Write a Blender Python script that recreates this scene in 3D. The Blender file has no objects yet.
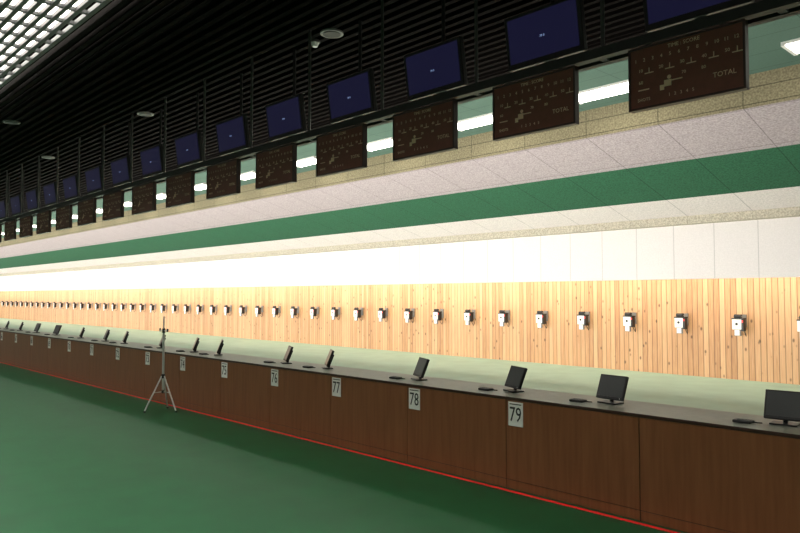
import bpy, bmesh, math, random
from mathutils import Matrix, Vector
random.seed(4)
scene = bpy.context.scene
try:
    scene.view_settings.view_transform = 'Standard'
except Exception: pass
P = 1.2075          # lane pitch
XL, XR = -74.0, 4.5 # hall extents along the firing line

# ------------------------------------------------------------------ materials
def mat(name, col, rough=0.6, metal=0.0, spec=0.5, emis=None, estr=0.0, nvar=0.0, nscale=20.0, bump=0.0, bscale=200.0):
    m = bpy.data.materials.new(name); m.use_nodes = True
    nt = m.node_tree; b = nt.nodes['Principled BSDF']
    b.inputs['Base Color'].default_value = (*col, 1)
    b.inputs['Roughness'].default_value = rough
    b.inputs['Metallic'].default_value = metal
    b.inputs['Specular IOR Level'].default_value = spec
    if emis:
        b.inputs['Emission Color'].default_value = (*emis, 1)
        b.inputs['Emission Strength'].default_value = estr
    tc = nt.nodes.new('ShaderNodeTexCoord')
    n = nt.nodes.new('ShaderNodeTexNoise'); n.inputs['Scale'].default_value = nscale
    nt.links.new(tc.outputs['Object'], n.inputs['Vector'])
    r = nt.nodes.new('ShaderNodeMapRange')
    r.inputs['To Min'].default_value = 1 - nvar; r.inputs['To Max'].default_value = 1 + nvar
    r.inputs['From Min'].default_value = 0.3; r.inputs['From Max'].default_value = 0.7
    nt.links.new(n.outputs['Fac'], r.inputs['Value'])
    mx = nt.nodes.new('ShaderNodeVectorMath'); mx.operation = 'SCALE'
    mx.inputs[0].default_value = col
    nt.links.new(r.outputs['Result'], mx.inputs['Scale'])
    nt.links.new(mx.outputs['Vector'], b.inputs['Base Color'])
    if bump > 0:
        n2 = nt.nodes.new('ShaderNodeTexNoise'); n2.inputs['Scale'].default_value = bscale
        nt.links.new(tc.outputs['Object'], n2.inputs['Vector'])
        bp = nt.nodes.new('ShaderNodeBump'); bp.inputs['Strength'].default_value = bump
        bp.inputs['Distance'].default_value = 0.01
        nt.links.new(n2.outputs['Fac'], bp.inputs['Height'])
        nt.links.new(bp.outputs['Normal'], b.inputs['Normal'])
    return m

def M(nt, op, a, b=None, c=None):
    n = nt.nodes.new('ShaderNodeMath'); n.operation = op
    for i, v in enumerate((a, b, c)):
        if v is None: continue
        if isinstance(v, (int, float)): n.inputs[i].default_value = v
        else: nt.links.new(v, n.inputs[i])
    return n.outputs[0]

def pine():
    m = bpy.data.materials.new('pine_boards'); m.use_nodes = True
    nt = m.node_tree; b = nt.nodes['Principled BSDF']; L = nt.links
    tc = nt.nodes.new('ShaderNodeTexCoord'); sp = nt.nodes.new('ShaderNodeSeparateXYZ')
    L.new(tc.outputs['Object'], sp.inputs[0])
    W = 0.115
    u = M(nt, 'DIVIDE', sp.outputs['X'], W)
    fl = M(nt, 'FLOOR', u); fr = M(nt, 'FRACT', u)
    wn = nt.nodes.new('ShaderNodeTexWhiteNoise'); wn.noise_dimensions = '1D'; L.new(fl, wn.inputs['W'])
    cb = nt.nodes.new('ShaderNodeCombineXYZ')
    L.new(M(nt, 'MULTIPLY', sp.outputs['X'], 45.0), cb.inputs['X'])
    L.new(M(nt, 'MULTIPLY', fl, 3.7), cb.inputs['Y'])
    L.new(M(nt, 'MULTIPLY', sp.outputs['Z'], 2.2), cb.inputs['Z'])
    g = nt.nodes.new('ShaderNodeTexNoise'); g.inputs['Scale'].default_value = 1.0; g.inputs['Detail'].default_value = 4
    g.inputs['Distortion'].default_value = 0.8
    L.new(cb.outputs[0], g.inputs['Vector'])
    f = M(nt, 'ADD', M(nt, 'MULTIPLY', wn.outputs['Value'], 0.42), M(nt, 'MULTIPLY', g.outputs['Fac'], 0.7))
    cr = nt.nodes.new('ShaderNodeValToRGB')
    e = cr.color_ramp.elements
    e[0].position = 0.18; e[0].color = (0.37, 0.170, 0.070, 1)
    e[1].position = 0.95; e[1].color = (0.70, 0.44, 0.235, 1)
    mid = e.new(0.52); mid.color = (0.56, 0.310, 0.145, 1)
    L.new(f, cr.inputs[0])
    cb2 = nt.nodes.new('ShaderNodeCombineXYZ')
    L.new(M(nt, 'MULTIPLY', sp.outputs['X'], 6.0), cb2.inputs['X'])
    L.new(M(nt, 'MULTIPLY', sp.outputs['Z'], 3.4), cb2.inputs['Z'])
    vo = nt.nodes.new('ShaderNodeTexVoronoi'); vo.inputs['Scale'].default_value = 1.0
    L.new(cb2.outputs[0], vo.inputs['Vector'])
    kn = nt.nodes.new('ShaderNodeMapRange'); kn.inputs['From Min'].default_value = 0.07; kn.inputs['From Max'].default_value = 0.17
    kn.inputs['To Min'].default_value = 0.32; kn.inputs['To Max'].default_value = 1.0
    L.new(vo.outputs['Distance'], kn.inputs['Value'])
    gr = M(nt, 'ABSOLUTE', M(nt, 'SUBTRACT', fr, 0.5))
    gm = nt.nodes.new('ShaderNodeMapRange'); gm.inputs['From Min'].default_value = 0.42; gm.inputs['From Max'].default_value = 0.475
    gm.inputs['To Min'].default_value = 1.0; gm.inputs['To Max'].default_value = 0.30
    L.new(gr, gm.inputs['Value'])
    mx = nt.nodes.new('ShaderNodeVectorMath'); mx.operation = 'SCALE'
    L.new(cr.outputs[0], mx.inputs[0]); L.new(M(nt, 'MULTIPLY', kn.outputs[0], gm.outputs[0]), mx.inputs['Scale'])
    L.new(mx.outputs[0], b.inputs['Base Color'])
    b.inputs['Roughness'].default_value = 0.55
    bp = nt.nodes.new('ShaderNodeBump'); bp.inputs['Strength'].default_value = 0.5; bp.inputs['Distance'].default_value = 0.01
    L.new(gm.outputs[0], bp.inputs['Height']); L.new(bp.outputs['Normal'], b.inputs['Normal'])
    return m

def veneer():
    m = bpy.data.materials.new('mahogany_veneer'); m.use_nodes = True
    nt = m.node_tree; b = nt.nodes['Principled BSDF']; L = nt.links
    tc = nt.nodes.new('ShaderNodeTexCoord'); mp = nt.nodes.new('ShaderNodeMapping')
    mp.inputs['Scale'].default_value = (30, 1, 2.0)
    L.new(tc.outputs['Object'], mp.inputs[0])
    n = nt.nodes.new('ShaderNodeTexNoise'); n.inputs['Scale'].default_value = 1; n.inputs['Detail'].default_value = 5
    L.new(mp.outputs[0], n.inputs['Vector'])
    cr = nt.nodes.new('ShaderNodeValToRGB'); e = cr.color_ramp.elements
    e[0].position = 0.3; e[0].color = (0.20, 0.070, 0.027, 1)
    e[1].position = 0.7; e[1].color = (0.26, 0.100, 0.040, 1)
    L.new(n.outputs['Fac'], cr.inputs[0]); L.new(cr.outputs[0], b.inputs['Base Color'])
    b.inputs['Roughness'].default_value = 0.42
    return m

def tiles(name, col, dx, dy, ox=0.0, oy=0.0, seam=0.012, speck=0.25, axis='XY', dark=0.55):
    m = bpy.data.materials.new(name); m.use_nodes = True
    nt = m.node_tree; b = nt.nodes['Principled BSDF']; L = nt.links
    tc = nt.nodes.new('ShaderNodeTexCoord'); sp = nt.nodes.new('ShaderNodeSeparateXYZ')
    L.new(tc.outputs['Object'], sp.inputs[0])
    def line(out, d, o):
        f = M(nt, 'FRACT', M(nt, 'DIVIDE', M(nt, 'ADD', out, o), d))
        a = M(nt, 'ABSOLUTE', M(nt, 'SUBTRACT', f, 0.5))
        return M(nt, 'GREATER_THAN', a, 0.5 - seam / d / 2)
    s = line(sp.outputs['X'], dx, ox)
    if dy: s = M(nt, 'MAXIMUM', s, line(sp.outputs[axis[1]], dy, oy))
    n = nt.nodes.new('ShaderNodeTexNoise'); n.inputs['Scale'].default_value = 38; n.inputs['Detail'].default_value = 3
    L.new(tc.outputs['Object'], n.inputs['Vector'])
    r = nt.nodes.new('ShaderNodeMapRange'); r.inputs['From Min'].default_value = 0.35; r.inputs['From Max'].default_value = 0.65
    r.inputs['To Min'].default_value = 1 - speck; r.inputs['To Max'].default_value = 1.0
    L.new(n.outputs['Fac'], r.inputs['Value'])
    k = M(nt, 'MULTIPLY', r.outputs[0], M(nt, 'SUBTRACT', 1.0, M(nt, 'MULTIPLY', s, 1 - dark)))
    mx = nt.nodes.new('ShaderNodeVectorMath'); mx.operation = 'SCALE'; mx.inputs[0].default_value = col
    L.new(k, mx.inputs['Scale']); L.new(mx.outputs[0], b.inputs['Base Color'])
    b.inputs['Roughness'].default_value = 0.85
    b.inputs['Specular IOR Level'].default_value = 0.2
    return m

m_floor = mat('green_rubber_floor', (0.010, 0.098, 0.034), 0.42, spec=0.32, nvar=0.12, nscale=3.0, bump=0.15, bscale=120)
m_rfloor = mat('pale_green_range_floor', (0.34, 0.49, 0.39), 0.6, nvar=0.06, nscale=2.0)
m_pine = pine(); m_ven = veneer()
m_dark = mat('black_plastic', (0.012, 0.012, 0.013), 0.4, nvar=0.1)
m_slat = mat('dark_slat', (0.0055, 0.004, 0.0035), 0.9, spec=0.06, nvar=0.1)
m_void = mat('ceiling_void_black', (0.0015, 0.0015, 0.0015), 1.0, spec=0.0)
m_gslat = mat('grille_slat', (0.05, 0.05, 0.05), 0.5)
m_glow = mat('luminous_diffuser', (0.6, 0.6, 0.6), 0.6, emis=(1.0, 0.96, 0.87), estr=8.0)
m_tube = mat('fluorescent_diffuser', (0.9, 0.9, 0.9), 0.5, emis=(1.0, 0.98, 0.85), estr=9.0)
m_white = mat('white_paint', (0.8, 0.78, 0.74), 0.6, nvar=0.03)
m_bulk = tiles('white_bulkhead_panels', (0.86, 0.81, 0.80), 0.8, None, speck=0.06, dark=0.74, seam=0.016)
m_ctile_unlit = tiles('white_acoustic_tiles_unlit', (0.50, 0.425, 0.44), 1.2, 1.1, oy=.1, speck=0.38, dark=0.6, seam=.016)  # white tiles, shade of the unlit upper band put into the colour
m_ctile_lit = tiles('white_acoustic_tiles_lit', (0.84, 0.76, 0.74), 1.2, None, speck=0.22, dark=0.65, seam=.016)  # same white tiles, stronger light lower down put into the colour
m_gtile = tiles('green_acoustic_tiles', (0.036, 0.145, 0.076), 1.2, None, speck=0.4, dark=0.55, seam=.016)
m_beige = tiles('beige_acoustic_panels', (0.31, 0.265, 0.165), 1.2, 0.22, axis='XZ', speck=0.45, dark=0.5, seam=.016)
m_cream = tiles('cream_acoustic_fascia', (0.62, 0.57, 0.46), 1.2, None, speck=0.4, dark=0.8)
m_pgreen = tiles('pale_green_ceiling', (0.10, 0.165, 0.13), 1.2, 0.6, speck=0.1, dark=0.6)
m_wall = mat('dark_painted_wall', (0.10, 0.10, 0.09), 0.8, nvar=0.05)
m_red = mat('red_tape', (0.95, 0.012, 0.02), 0.5)
m_ctop = mat('grey_green_laminate', (0.235, 0.25, 0.20), 0.4, nvar=0.08)
m_board = mat('brown_scoreboard', (0.23, 0.066, 0.043), 0.5, nvar=0.08)
m_bframe = mat('scoreboard_frame', (0.05, 0.02, 0.015), 0.4)
m_print = mat('tan_print', (0.98, 0.66, 0.46), 0.6)
m_screen = mat('tv_blue_screen', (0.01, 0.01, 0.03), 0.3, spec=0.3, emis=(0.09, 0.085, 0.34), estr=0.07)
m_mark = mat('tv_osd_text', (0.3, 0.4, 0.6), 0.5, emis=(0.4, 0.55, 1.0), estr=0.5)
m_lcd = mat('lcd_dark_screen', (0.04, 0.045, 0.045), 0.3)
m_metal = mat('painted_steel', (0.03, 0.03, 0.03), 0.5, metal=0.2)
m_alu = mat('aluminium', (0.62, 0.64, 0.62), 0.35, metal=0.4)
m_pole = mat('grey_pole', (0.12, 0.12, 0.115), 0.4, metal=0.4)
m_sign = mat('white_sign', (0.84, 0.84, 0.80), 0.5, nvar=0.03)
m_ink = mat('black_ink', (0.02, 0.02, 0.02), 0.6)
m_card = mat('target_card', (0.88, 0.87, 0.84), 0.7, nvar=0.02)
m_tgrey = mat('target_grey', (0.22, 0.21, 0.20), 0.5)
m_led = mat('red_indicator', (0.6, 0.02, 0.02), 0.4, emis=(1.0, 0.03, 0.02), estr=0.8)

# ------------------------------------------------------------------ builder
class B:
    def __init__(s): s.bm = bmesh.new(); s.mats = []
    def mi(s, m):
        if m not in s.mats: s.mats.append(m)
        return s.mats.index(m)
    def _fin(s, verts, m, mx):
        fs = set(f for v in verts for f in v.link_faces)
        for f in fs: f.material_index = s.mi(m)
        if mx is not None: bmesh.ops.transform(s.bm, matrix=mx, verts=verts)
    def box(s, x0, x1, y0, y1, z0, z1, m, mx=None, bev=0.0):
        r = bmesh.ops.create_cube(s.bm, size=1.0)['verts']
        for v in r:
            v.co = Vector(((x0 + x1) / 2 + v.co.x * (x1 - x0), (y0 + y1) / 2 + v.co.y * (y1 - y0), (z0 + z1) / 2 + v.co.z * (z1 - z0)))
        s._fin(r, m, None)
        if bev > 0:
            es = list(set(e for v in r for e in v.link_edges))
            rr = bmesh.ops.bevel(s.bm, geom=es, offset=bev, segments=2, affect='EDGES', profile=0.5)
            r = list(set(v for f in rr['faces'] for v in f.verts) | set(v for v in r if v.is_valid))
            for f in set(f for v in r for f in v.link_faces): f.material_index = s.mi(m)
        if mx is not None: bmesh.ops.transform(s.bm, matrix=mx, verts=r)
    def cyl(s, p0, p1, r0, m, r1=None, seg=12, mx=None):
        p0 = Vector(p0); p1 = Vector(p1); d = p1 - p0
        r = bmesh.ops.create_cone(s.bm, cap_ends=True, segments=seg, radius1=r0, radius2=r0 if r1 is None else r1, depth=d.length)['verts']
        q = Vector((0, 0, 1)).rotation_difference(d.normalized()).to_matrix().to_4x4()
        q = Matrix.Translation((p0 + p1) / 2) @ q
        if mx is not None: q = mx @ q
        s._fin(r, m, q)
    def text(s, t, size, m, mx, extrude=0.0008):
        cu = bpy.data.curves.new('t', 'FONT'); cu.body = t; cu.size = size; cu.extrude = extrude
        cu.align_x = 'CENTER'; cu.align_y = 'CENTER'; cu.resolution_u = 2
        o = bpy.data.objects.new('t', cu); scene.collection.objects.link(o)
        dg = bpy.context.evaluated_depsgraph_get(); me = o.evaluated_get(dg).to_mesh()
        vs = [s.bm.verts.new(mx @ v.co) for v in me.vertices]
        k = s.mi(m)
        for p in me.polygons:
            try:
                f = s.bm.faces.new([vs[i] for i in p.vertices]); f.material_index = k
            except ValueError: pass
        o.evaluated_get(dg).to_mesh_clear()
        bpy.data.objects.remove(o); bpy.data.curves.remove(cu)
    def mesh(s, name):
        me = bpy.data.meshes.new(name); s.bm.to_mesh(me); s.bm.free()
        for m in s.mats: me.materials.append(m)
        return me
    def obj(s, name, loc=(0, 0, 0), rz=0):
        return put(name, s.mesh(name), loc, rz)
def put(name, me, loc=(0, 0, 0), rz=0):
    o = bpy.data.objects.new(name, me); o.location = loc; o.rotation_euler = (0, 0, rz)
    scene.collection.objects.link(o); return o
FRONT = Matrix.Rotation(math.radians(90), 4, 'X')   # text plane -> faces -Y

# ------------------------------------------------------------------ room shell
YB = -2.5; YW = 15.0
b = B(); b.box(XL, XR, YB, 5.35, -0.2, 0, m_floor); b.obj('floor')
b = B(); b.box(XL, XR, 5.35, YW + .2, -0.3, -0.1, m_rfloor); b.obj('floor_range')
b = B(); b.box(XL, XR, YW, YW + .15, -0.1, 3.3, m_pine); b.obj('wall_far')
b = B(); b.box(XL, XR, YB - .15, YB, 0, 4.9, m_wall); b.obj('wall_near')
b = B(); b.box(XL - .15, XL, YB - .15, YW + .15, -0.3, 4.9, m_wall); b.obj('wall_left')
b = B(); b.box(XR, XR + .15, YB - .15, YW + .15, -0.3, 4.9, m_wall); b.obj('wall_right')
b = B(); b.box(XL, XR, 13.6, 13.72, 1.955, 3.3, m_bulk); b.obj('wall_bulkhead')
YA, ZA = 9.76, 4.58
YE = 7.3
b = B()
b.box(XL, XR, YB, YE, 4.78, 4.9, m_void)
b.box(XL, XR, YE, YA + .1, ZA, 4.9, m_pgreen)
b.obj('ceiling')
def zB(y): return 1.62 + 2.52 - 0.27 * (y - YA)
def slope(name, y0, y1, m, th=.08):
    b = B(); bm = b.bm
    z0, z1 = zB(y0), zB(y1)
    pts = [(y0, z0), (y1, z1), (y1, z1 + th), (y0, z0 + th)]
    A = [bm.verts.new((XL, y, z)) for y, z in pts]; C = [bm.verts.new((XR, y, z)) for y, z in pts]
    fs = [bm.faces.new(A), bm.faces.new(C[::-1])]
    for i in range(4): fs.append(bm.faces.new((A[i], C[i], C[(i + 1) % 4], A[(i + 1) % 4])))
    for f in fs: f.material_index = b.mi(m)
    bmesh.ops.recalc_face_normals(bm, faces=fs)
    b.obj(name)
def yr(r): return (2.52 + 0.27 * YA) / (r + 0.27)
yg0, yg1 = yr(0.198), yr(0.1426)
slope('ceiling_slope_upper', YA + .03, yg0, m_ctile_unlit)
slope('ceiling_slope_stripe', yg0, yg1, m_gtile)
slope('ceiling_slope_lower', yg1, 13.35, m_ctile_lit)
b = B(); b.box(XL, XR, YA, YA + .1, zB(YA), ZA, m_beige); b.obj('wall_upper_drop')
zf = zB(13.35)
b = B(); b.box(XL, XR, 13.35, 13.6, zf - .15, zf + .1, m_cream); b.obj('trim_1')
b = B()
y = 2.72
while y < YE - .05:
    b.box(XL, XR, y, y + .06, ZA, ZA + .07, m_slat); y += .15
x = XL + 1
while x < XR:
    b.box(x, x + .05, 2.7, YE, ZA + .07, ZA + .12, m_void); x += 1.2075
b.box(XL, XR, YE - .06, YE + .02, ZA - .03, ZA + .2, m_slat)
b.obj('ceiling_slats')
b = B()
b.box(XL, XR, -2.2, 2.62, 4.72, 4.77, m_glow)
y = -2.2
while y < 2.66:
    b.box(XL, XR, y, y + .05, ZA + .01, ZA + .06, m_gslat); y += .12
x = XL
while x < XR:
    b.box(x, x + .05, -2.2, 2.64, ZA + .02, ZA + .055, m_gslat); x += .40
b.obj('ceiling_luminous_grille')

# recessed fluorescent panels over the range (two lane pitches apart)
b = B(); b.box(-.55, .55, -.23, .23, -.03, 0, m_white); b.box(-.5, .5, -.2, .2, -.042, -.028, m_tube)
for q in (-.55, .51): b.box(q, q + .04, -.23, .23, -.05, -.02, m_white)
me = b.mesh('fluorescent_ceiling_light')
z0 = 700 * 9.0 / .7265 * .001150; x0 = (.687 * 9.0 - z0) / .7265
for k in range(-2, 28):
    xx = x0 - k * 2 * P
    if k < 0: xx += .55
    if XL + 1 < xx < XR - 1: put('fluorescent_ceiling_light', me, (xx, 9.0, ZA))

# ceiling devices
b = B(); b.cyl((0, 0, 0), (0, 0, -.03), .06, m_pole, seg=24); b.cyl((0, 0, -.03), (0, 0, -.075), .05, m_white, r1=.03, seg=24)
b.obj('smoke_detector', (-6.49, 4.78, ZA))
b = B(); b.cyl((0, 0, 0), (0, 0, -.02), .13, m_tgrey, seg=28); b.cyl((0, 0, -.02), (0, 0, -.028), .10, m_metal, seg=28)
me = b.mesh('ceiling_disc')
for x_, y_ in ((-6.16, 4.77), (-11.0, 4.72), (-13.1, 3.3), (-15.9, 4.72), (-20.8, 4.72), (-1.2, 4.75)):  # first disc is a speaker, next two are downlights built without light
    put('ceiling_disc', me, (x_, y_, ZA))

# ------------------------------------------------------------------ shooting counter
YC = 4.767; ZT = .767; DEP = .55
seam0 = -2.524
b = B()
b.box(XL + .02, XR - .02, YC + .02, YC + DEP, .0, ZT - .022, m_dark)
b.box(XL + .02, XR - .02, YC + .001, YC + DEP + .02, ZT - .022, ZT, m_ctop)
b.box(XL + .02, XR - .02, YC - .004, YC + .001, ZT - .022, ZT, m_bframe)
b.box(XL + .02, XR - .02, YC + .006, YC + .02, 0, ZT - .022, m_bframe)
k = -5
while True:
    s = seam0 - k * P
    if s < XL + .1: break
    a = max(s, XL + .03); c = min(s + P, XR - .03)
    if c > a + .05:
        b.box(a + .004, c - .004, YC, YC + .019, .08, ZT - .026, m_ven)
        b.box(a + .004, c - .004, YC + .002, YC + .019, .004, .074, m_ven)
    k += 1
b.obj('shooting_counter')
b = B(); b.box(XL + .02, XR - .02, YC - .075, YC - .035, 0, .003, m_red); b.obj('red_floor_line')

# lane number signs
for k in range(0, 44):
    xx = -3.628 - k * P
    b = B(); b.box(-.074, .074, -.006, 0, -.1, .1, m_sign)
    b.box(-.06, .06, -.0068, -.006, .078, .086, m_ink)
    b.text(str(79 - k), .15, m_ink, Matrix.Translation((0, -.0068, -.008)) @ FRONT @ Matrix.Scale(.85, 4, (1, 0, 0)) @ Matrix.Scale(1.15, 4, (0, 1, 0)))
    b.obj('lane_number_sign', (xx, YC - .0005, .630))

# ------------------------------------------------------------------ monitors on counter
S = .76
def make_monitor():
    b = B()
    K = Matrix.Scale(S, 4)
    b.box(-.11, .11, -.08, .08, 0, .014, m_dark, K, bev=.005)
    b.cyl((0, .02, .012), (0, .05, .12), .02, m_dark, r1=.016, mx=K)
    T = K @ Matrix.Translation((0, .035, .155)) @ Matrix.Rotation(math.radians(-22), 4, 'X')
    b.box(-.165, .165, -.022, .012, -.125, .135, m_dark, T, bev=.006)
    b.box(-.10, .10, .010, .04, -.08, .08, m_dark, T, bev=.008)
    b.box(-.148, .148, -.0245, -.0215, -.098, .120, m_lcd, T)
    b.cyl((.13, -.024, -.112), (.13, -.0255, -.112), .005, m_alu, mx=T, seg=8)
    return b.mesh('computer_monitor')
mon = make_monitor()
def make_pad():
    b = B()
    b.box(-.06, .06, -.04, .04, 0, .018, m_dark, bev=.006)
    for i in range(4):
        for j in range(2):
            b.box(-.05 + i * .026, -.032 + i * .026, -.028 + j * .03, -.008 + j * .03, .018, .022, m_tgrey)
    pts = [(.055, 0, .012), (.085, .02, .006), (.11, .03, .006)]
    for p, q in zip(pts, pts[1:]): b.cyl(p, q, .004, m_dark, seg=6)
    return b.mesh('control_keypad')
pad = make_pad()
monx = [(-.45, 0), (-1.65, 6), (-2.93, -6), (-3.89, -22), (-5.09, -25), (-6.62, -32), (-7.47, -26), (-9.2, -28), (-9.94, -24), (-11.1, -20), (-12.6, -18), (-13.5, -14), (-14.8, -16), (-16.3, 6), (-17.7, 0)]
x = -19.0
while x > -60: monx.append((x, random.uniform(-18, 5))); x -= P
for x_, a in monx:
    put('computer_monitor', mon, (x_, 5.08, ZT), math.radians(a))
    put('control_keypad', pad, (x_ - .22, 4.96, ZT), 0)

# ------------------------------------------------------------------ targets
def make_target():
    b = B()
    b.cyl((0.03, 0, .05), (0.03, .215, .05), .02, m_tgrey, seg=10)
    b.box(-.02, .10, .195, .2195, -.08, .18, m_tgrey)
    b.box(-.095, .085, -.03, .03, -.12, .085, m_card, bev=.006)
    b.box(-.072, .062, -.034, -.029, -.095, .065, m_white)
    b.cyl((-.005, -.034, -.01), (-.005, -.037, -.01), .026, m_ink, seg=20)
    b.box(-.105, .13, -.035, .12, .085, .11, m_dark, bev=.004)
    b.cyl((-.055, .0, .145), (.085, .0, .145), .04, m_dark, seg=16)
    b.cyl((-.08, 0, .145), (.11, 0, .145), .008, m_tgrey, seg=8)
    b.box(.088, .125, -.03, .10, -.15, .09, m_dark)
    b.box(-.06, .07, -.02, .02, -.25, -.12, m_tgrey, bev=.004)
    b.box(-.05, .045, -.024, -.019, -.24, -.13, m_card)
    b.box(.090, .123, -.036, -.030, .025, .065, m_led)
    pts = [(.105, .03, -.14), (.12, .12, -.26), (.08, .20, -.20), (.04, .21, -.08)]
    for p, q in zip(pts, pts[1:]): b.cyl(p, q, .006, m_dark, seg=6)
    return b.mesh('electronic_target')
tg = make_target()
k = -8
while True:
    xx = -5.65 - k * P
    k += 1
    if xx > XR - .5: continue
    if xx < XL + 1: break
    put('electronic_target', tg, (xx, 14.780, 1.06))

# ------------------------------------------------------------------ scoreboards, TVs, rail
def make_board():
    b = B()
    b.box(-.385, .385, -.012, .03, 0, .425, m_board, bev=.004)
    for (a, c, d, e) in ((-.39, .39, .415, .43), (-.39, .39, -.005, .01)):
        b.box(a, c, -.018, .034, d, e, m_bframe)
    for s in (-1, 1): b.box(s * .3825 - .0075, s * .3825 + .0075, -.018, .034, 0, .43, m_bframe)
    for s in (-.25, .25): b.box(s - .02, s + .02, .0, .02, .42, .44, m_metal)
    def t(s, x, z, sz): b.text(s, sz, m_print, Matrix.Translation((x, -.013, z)) @ FRONT)
    t('TIME : SCORE', 0, .388, .036)
    for i in range(12): t(str(i + 1), -.335 + i * .061, .335, .034)
    for i in range(5):
        t(str((i + 1) * 10), -.30 + i * .145, .262, .032)
        b.box(-.272 + i * .145, -.208 + i * .145, -.0135, -.012, .236, .243, m_print)
        b.box(-.243 + i * .145, -.237 + i * .145, -.0135, -.012, .243, .275, m_print)
    t('60', -.30, .18, .032); t('TOTAL', .26, .12, .046)
    t('70', .0, .19, .030); t('80', .13, .19, .030)
    b.cyl((-.10, -.0135, .180), (-.10, -.012, .180), .014, m_print, seg=12)
    b.box(-.135, -.085, -.0135, -.012, .120, .163, m_print)
    b.box(-.09, -.01, -.0135, -.012, .150, .158, m_print)
    b.box(-.165, -.135, -.0135, -.012, .10, .135, m_print)
    b.box(-.32, -.24, -.0135, -.012, .125, .133, m_print)
    t('1   2   3   4   5', -.02, .06, .030); t('SHOTS', -.28, .06, .030)
    return b.mesh('scoreboard')
sb = make_board()
def make_tv():
    b = B()
    T = Matrix.Translation((0, 0, .20)) @ Matrix.Rotation(math.radians(8), 4, 'X')
    b.box(-.36, .36, -.02, .035, -.215, .215, m_dark, T, bev=.008)
    b.box(-.25, .25, .03, .075, -.13, .13, m_dark, T, bev=.01)
    b.box(-.325, .325, -.0225, -.0195, -.17, .185, m_screen, T)
    b.text('79 0', .026, m_mark, T @ Matrix.Translation((0, -.023, -.01)) @ FRONT)
    b.box(-.03, .03, .06, .15, -.05, .05, m_metal)
    b.cyl((0, .13, .0), (0, .13, 1.045), .018, m_metal, seg=10)
    return b.mesh('television')
tv = make_tv()
k = -3
while True:
    xc = -2.035 - k * P
    k += 1
    if xc > XR - .6: continue
    if xc < XL + 1: break
    put('scoreboard', sb, (xc + .02, 4.48, 2.90))
    put('television', tv, (xc + .04, 4.60, 3.50))
b = B()
b.box(XL + .02, XR - .02, 4.46, 4.53, 3.34, 3.41, m_metal)
b.box(XL + .02, XR - .02, 4.60, 4.66, 3.34, 3.40, m_metal)
x = -2.65 + 5 * P
while x > XL + .3:
    b.cyl((x, 4.55, 3.36), (x, 4.55, ZA - .001), .016, m_pole, seg=10)
    b.box(x - .025, x + .025, 4.47, 4.66, 3.345, 3.39, m_metal)
    x -= P
b.obj('overhead_support_rail')

# ------------------------------------------------------------------ tripod
b = B()
b.cyl((0, 0, .30), (0, 0, 1.12), .016, m_alu); b.cyl((0, 0, 1.1), (0, 0, 1.33), .010, m_alu)
b.cyl((0, 0, .46), (0, 0, .52), .026, m_dark); b.cyl((0, 0, .25), (0, 0, .29), .022, m_dark)
b.cyl((-.12, 0, 1.13), (.12, 0, 1.13), .010, m_alu, seg=8)
for s in (-.12, .12): b.cyl((s, 0, 1.115), (s, 0, 1.16), .012, m_dark, seg=8)
b.cyl((0, 0, 1.10), (0, 0, 1.16), .022, m_dark)
for i in range(3):
    a = math.radians(20 + 120 * i); c, s = math.cos(a), math.sin(a)
    b.cyl((.02 * c, .02 * s, .49), (.25 * c, .25 * s, .012), .011, m_alu, seg=8)
    b.cyl((.015 * c, .015 * s, .27), (.13 * c, .13 * s, .265), .006, m_alu, seg=6)
    b.cyl((.25 * c, .25 * s, .0), (.25 * c, .25 * s, .025), .014, m_dark, seg=10)
b.obj('tripod_stand', (-9.52, 4.40, 0))

# ------------------------------------------------------------------ light fixtures
def area(name, loc, rx, sx, sy, power, col):
    l = bpy.data.lights.new(name, 'AREA'); l.shape = 'RECTANGLE'; l.size = sx; l.size_y = sy
    l.energy = power; l.color = col
    o = bpy.data.objects.new(name, l); o.location = loc; o.rotation_euler = (math.radians(rx), 0, 0)
    scene.collection.objects.link(o); return o
LX = -38.0; LW = 69.5
b = B(); b.box(XL + 1, XR - .5, 14.0, 14.3, 2.42, 2.50, m_white)
b.box(XL + 1, XR - .5, 14.12, 14.18, 2.50, 3.3, m_white); b.obj('linear_wall_washer')
area('wall_wash_light', (LX, 14.15, 2.40), 18, LW, .26, 1350, (1.0, .92, .77))
b = B(); b.box(XL + 1, XR - .5, 5.42, 5.62, -.10, .38, m_metal); b.obj('added_uplight_housing')  # added housing for the fill lamp, kept out of view behind the counter
area('added_range_fill', (LX, 5.66, .42), 108, LW, .3, 4700, (1.0, .94, .89))  # added unseen lamp to brighten the bulkhead and sloped ceiling

# ------------------------------------------------------------------ camera
w = bpy.data.worlds.new('World'); scene.world = w; w.use_nodes = True
w.node_tree.nodes['Background'].inputs[0].default_value = (.02, .022, .025, 1)
cam = bpy.data.cameras.new('camera'); cam.lens = 31.5; cam.sensor_width = 36
co = bpy.data.objects.new('camera', cam); scene.collection.objects.link(co)
co.location = (0, 0, 1.62); co.rotation_euler = (math.radians(92.41), 0, math.radians(46.6))
scene.camera = co
